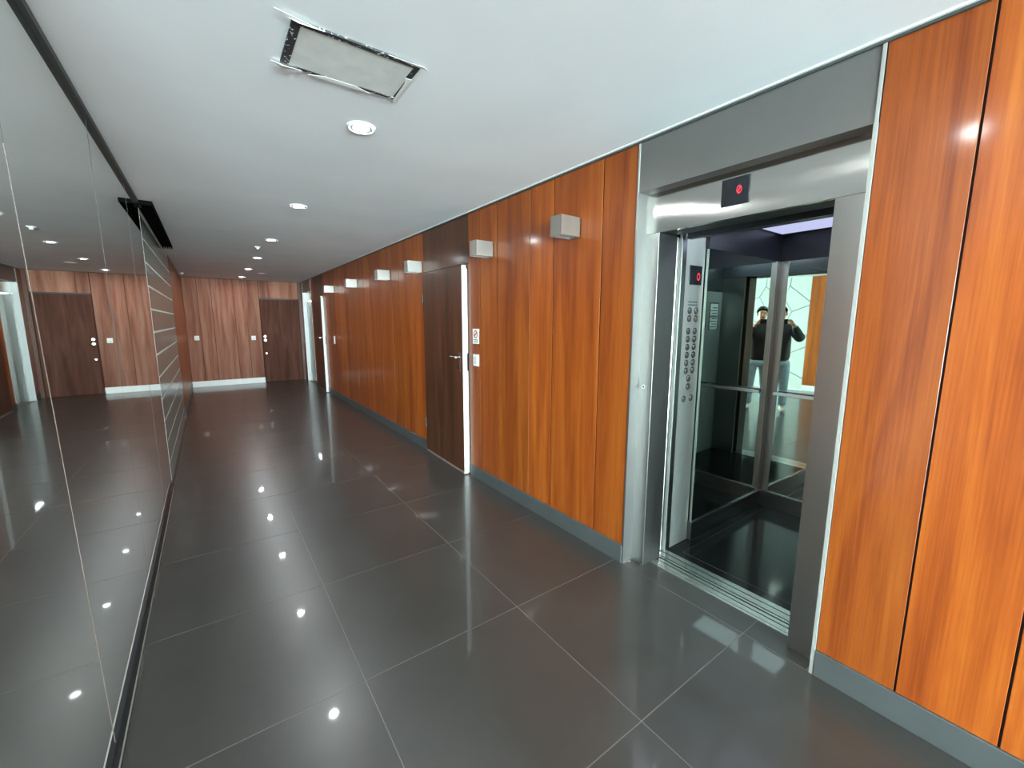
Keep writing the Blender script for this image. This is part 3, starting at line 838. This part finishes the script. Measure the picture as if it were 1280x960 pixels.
# ------------------------------------------------------------------ the photographer, seen only in the elevator mirrors
PYAW = 1.06
base = Vector((CAM.x, CAM.y, 0)) - Vector((math.sin(PYAW), math.cos(PYAW), 0)) * 0.50
def skin_mesh(name, verts, edges, mat, parent, root=0, sub=2):
    me = bpy.data.meshes.new(name)
    bm = bmesh.new()
    lay = bm.verts.layers.skin.verify()
    bv = []
    for i, (co, r) in enumerate(verts):
        q = bm.verts.new(co); bv.append(q)
        q[lay].radius = r if isinstance(r, tuple) else (r, r)
        q[lay].use_root = i == root
    for i, j in edges: bm.edges.new((bv[i], bv[j]))
    bm.to_mesh(me); bm.free()
    o = bpy.data.objects.new(name, me); COL.objects.link(o)
    o.modifiers.new('skin', 'SKIN').use_smooth_shade = True
    s_ = o.modifiers.new('sub', 'SUBSURF'); s_.levels = sub; s_.render_levels = sub
    me.materials.append(M[mat])
    o.parent = parent
    return o
per = empty('person', base)
per.rotation_euler = (0, 0, -PYAW)           # local +y is the way the person faces
V, E = [], []
def v(co, r): V.append((co, r)); return len(V) - 1
def chain(start, items):
    p = start
    for co, r in items:
        i = v(co, r); E.append((p, i)); p = i
    return p
pel = v((0, 0, 0.95), (0.10, 0.08))
ch_ = chain(pel, [((0, 0, 1.12), (0.12, 0.09)), ((0, 0, 1.32), (0.13, 0.09))])
nk = chain(ch_, [((0, 0.0, 1.45), (0.07, 0.06)), ((0, 0.015, 1.52), (0.05, 0.05))])
hd = chain(nk, [((0, 0.035, 1.575), (0.062, 0.070)), ((0, 0.035, 1.63), (0.074, 0.090)), ((0, 0.02, 1.69), (0.066, 0.082))])
for s_ in (-1, 1):
    sh = chain(ch_, [((s_ * 0.15, 0, 1.40), 0.06), ((s_ * 0.24, 0.12, 1.27), 0.046), ((s_ * 0.26, 0.20, 1.24), 0.042), ((s_ * 0.16, 0.38, 1.42), 0.030), ((s_ * 0.125, 0.42, 1.465), (0.028, 0.022))])
    pm = chain(sh, [((s_ * 0.105, 0.435, 1.49), (0.036, 0.018))])
    for k, (dx, dz, l) in enumerate(((0.000, 0.034, 0.9), (0.006, 0.014, 1.0), (0.008, -0.006, 0.95), (0.004, -0.024, 0.8))):
        chain(pm, [((s_ * (0.094 - dx), 0.452, 1.495 + dz), 0.0095), ((s_ * (0.074 - dx), 0.468, 1.498 + dz), 0.009), ((s_ * (0.074 - dx - 0.03 * l), 0.470, 1.498 + dz), 0.008)])
    chain(pm, [((s_ * 0.098, 0.425, 1.515), 0.011), ((s_ * 0.075, 0.422, 1.525), 0.009), ((s_ * 0.055, 0.428, 1.52), 0.008)])
    chain(pel, [((s_ * 0.095, 0, 0.86), 0.085), ((s_ * 0.11, 0.02, 0.50), 0.055), ((s_ * 0.115, -0.02, 0.10), 0.036), ((s_ * 0.13, 0.10, 0.045), 0.035)])
skin_mesh('body', V, E, 'skin', per)
V, E = [], []
a = v((0, 0, 0.80), (0.20, 0.15)); c_ = chain(a, [((0, 0, 1.0), (0.19, 0.14)), ((0, 0, 1.2), (0.19, 0.14)), ((0, 0, 1.36), (0.18, 0.125))])
chain(c_, [((0, 0, 1.45), (0.10, 0.085)), ((0, 0.005, 1.50), (0.075, 0.07))])
for s_ in (-1, 1):
    chain(c_, [((s_ * 0.17, 0, 1.40), 0.085), ((s_ * 0.25, 0.12, 1.26), 0.080), ((s_ * 0.27, 0.20, 1.235), 0.078), ((s_ * 0.20, 0.32, 1.35), 0.060), ((s_ * 0.15, 0.39, 1.435), 0.045)])
skin_mesh('jacket', V, E, 'jacket', per)
V, E = [], []
a = v((0, 0, 0.90), (0.15, 0.12))
for s_ in (-1, 1):
    chain(a, [((s_ * 0.10, 0, 0.80), 0.105), ((s_ * 0.112, 0.02, 0.50), 0.080), ((s_ * 0.118, -0.01, 0.25), 0.072), ((s_ * 0.118, -0.015, 0.09), 0.072)])
skin_mesh('jeans', V, E, 'jeans', per)
for s_ in (-1, 1):
    V, E = [], []
    a = v((s_ * 0.118, -0.05, 0.05), (0.045, 0.045)); chain(a, [((s_ * 0.122, 0.04, 0.052), (0.046, 0.048)), ((s_ * 0.13, 0.13, 0.042), (0.048, 0.036)), ((s_ * 0.135, 0.19, 0.034), (0.036, 0.026))])
    skin_mesh('shoe', V, E, 'shoe', per)
def blob(name, c, r, mat, zcut=None):
    bm = bmesh.new(); bmesh.ops.create_icosphere(bm, subdivisions=3, radius=1.0)
    for q in bm.verts: q.co = Vector((q.co.x * r[0], q.co.y * r[1], q.co.z * r[2]))
    if zcut is not None:
        bmesh.ops.delete(bm, geom=[q for q in bm.verts if q.co.z < zcut(q.co.y)], context='VERTS')
    o = mesh_obj(name, bm, mat, None, True); o.parent = per; o.location = c
    return o
blob('hair', (0, 0.018, 1.665), (0.088, 0.106, 0.098), 'hair', lambda y: 0.012 + 0.28 * y if y > -0.02 else -0.06)
for s_ in (-1, 1):
    blob('ear', (s_ * 0.076, 0.025, 1.625), (0.012, 0.02, 0.03), 'skin')
    blob('eye', (s_ * 0.03, 0.112, 1.640), (0.012, 0.008, 0.007), 'hair')
    blob('eyebrow', (s_ * 0.03, 0.112, 1.660), (0.02, 0.008, 0.005), 'hair')
blob('nose', (0, 0.122, 1.615), (0.012, 0.016, 0.022), 'skin')
blob('mouth', (0, 0.104, 1.578), (0.024, 0.008, 0.006), 'ink_red')
tag(per, 'photographer in black jacket and light jeans reflected in the elevator mirror', 'person')
# phone held just behind the camera point
pc = CAM - fwd * 0.035
bm = bmesh.new(); add_box(bm, -0.078, 0.078, -0.0375, 0.0375, -0.004, 0.004, 0.003)
ph = mesh_obj('phone_body', bm, 'black_gloss')
phone = empty('phone', pc)
R = Matrix((r2, u2, -fwd)).transposed()
ph.parent = phone
ph.matrix_local = R.to_4x4()
bm = bmesh.new(); add_box(bm, -0.072, 0.072, -0.033, 0.033, 0.0041, 0.0048)
sc_ = mesh_obj('screen', bm, 'ink'); sc_.parent = phone; sc_.matrix_local = R.to_4x4()
for dx in (0.0, 0.022):
    bm = bmesh.new(); add_cyl(bm, (0.05 - dx, 0.02, -0.0065), (0.05 - dx, 0.02, -0.004), 0.008)
    l_ = mesh_obj('lens', bm, 'black'); l_.parent = phone; l_.matrix_local = R.to_4x4()
tag(phone, 'black phone held up in both hands by the reflected photographer', 'phone')
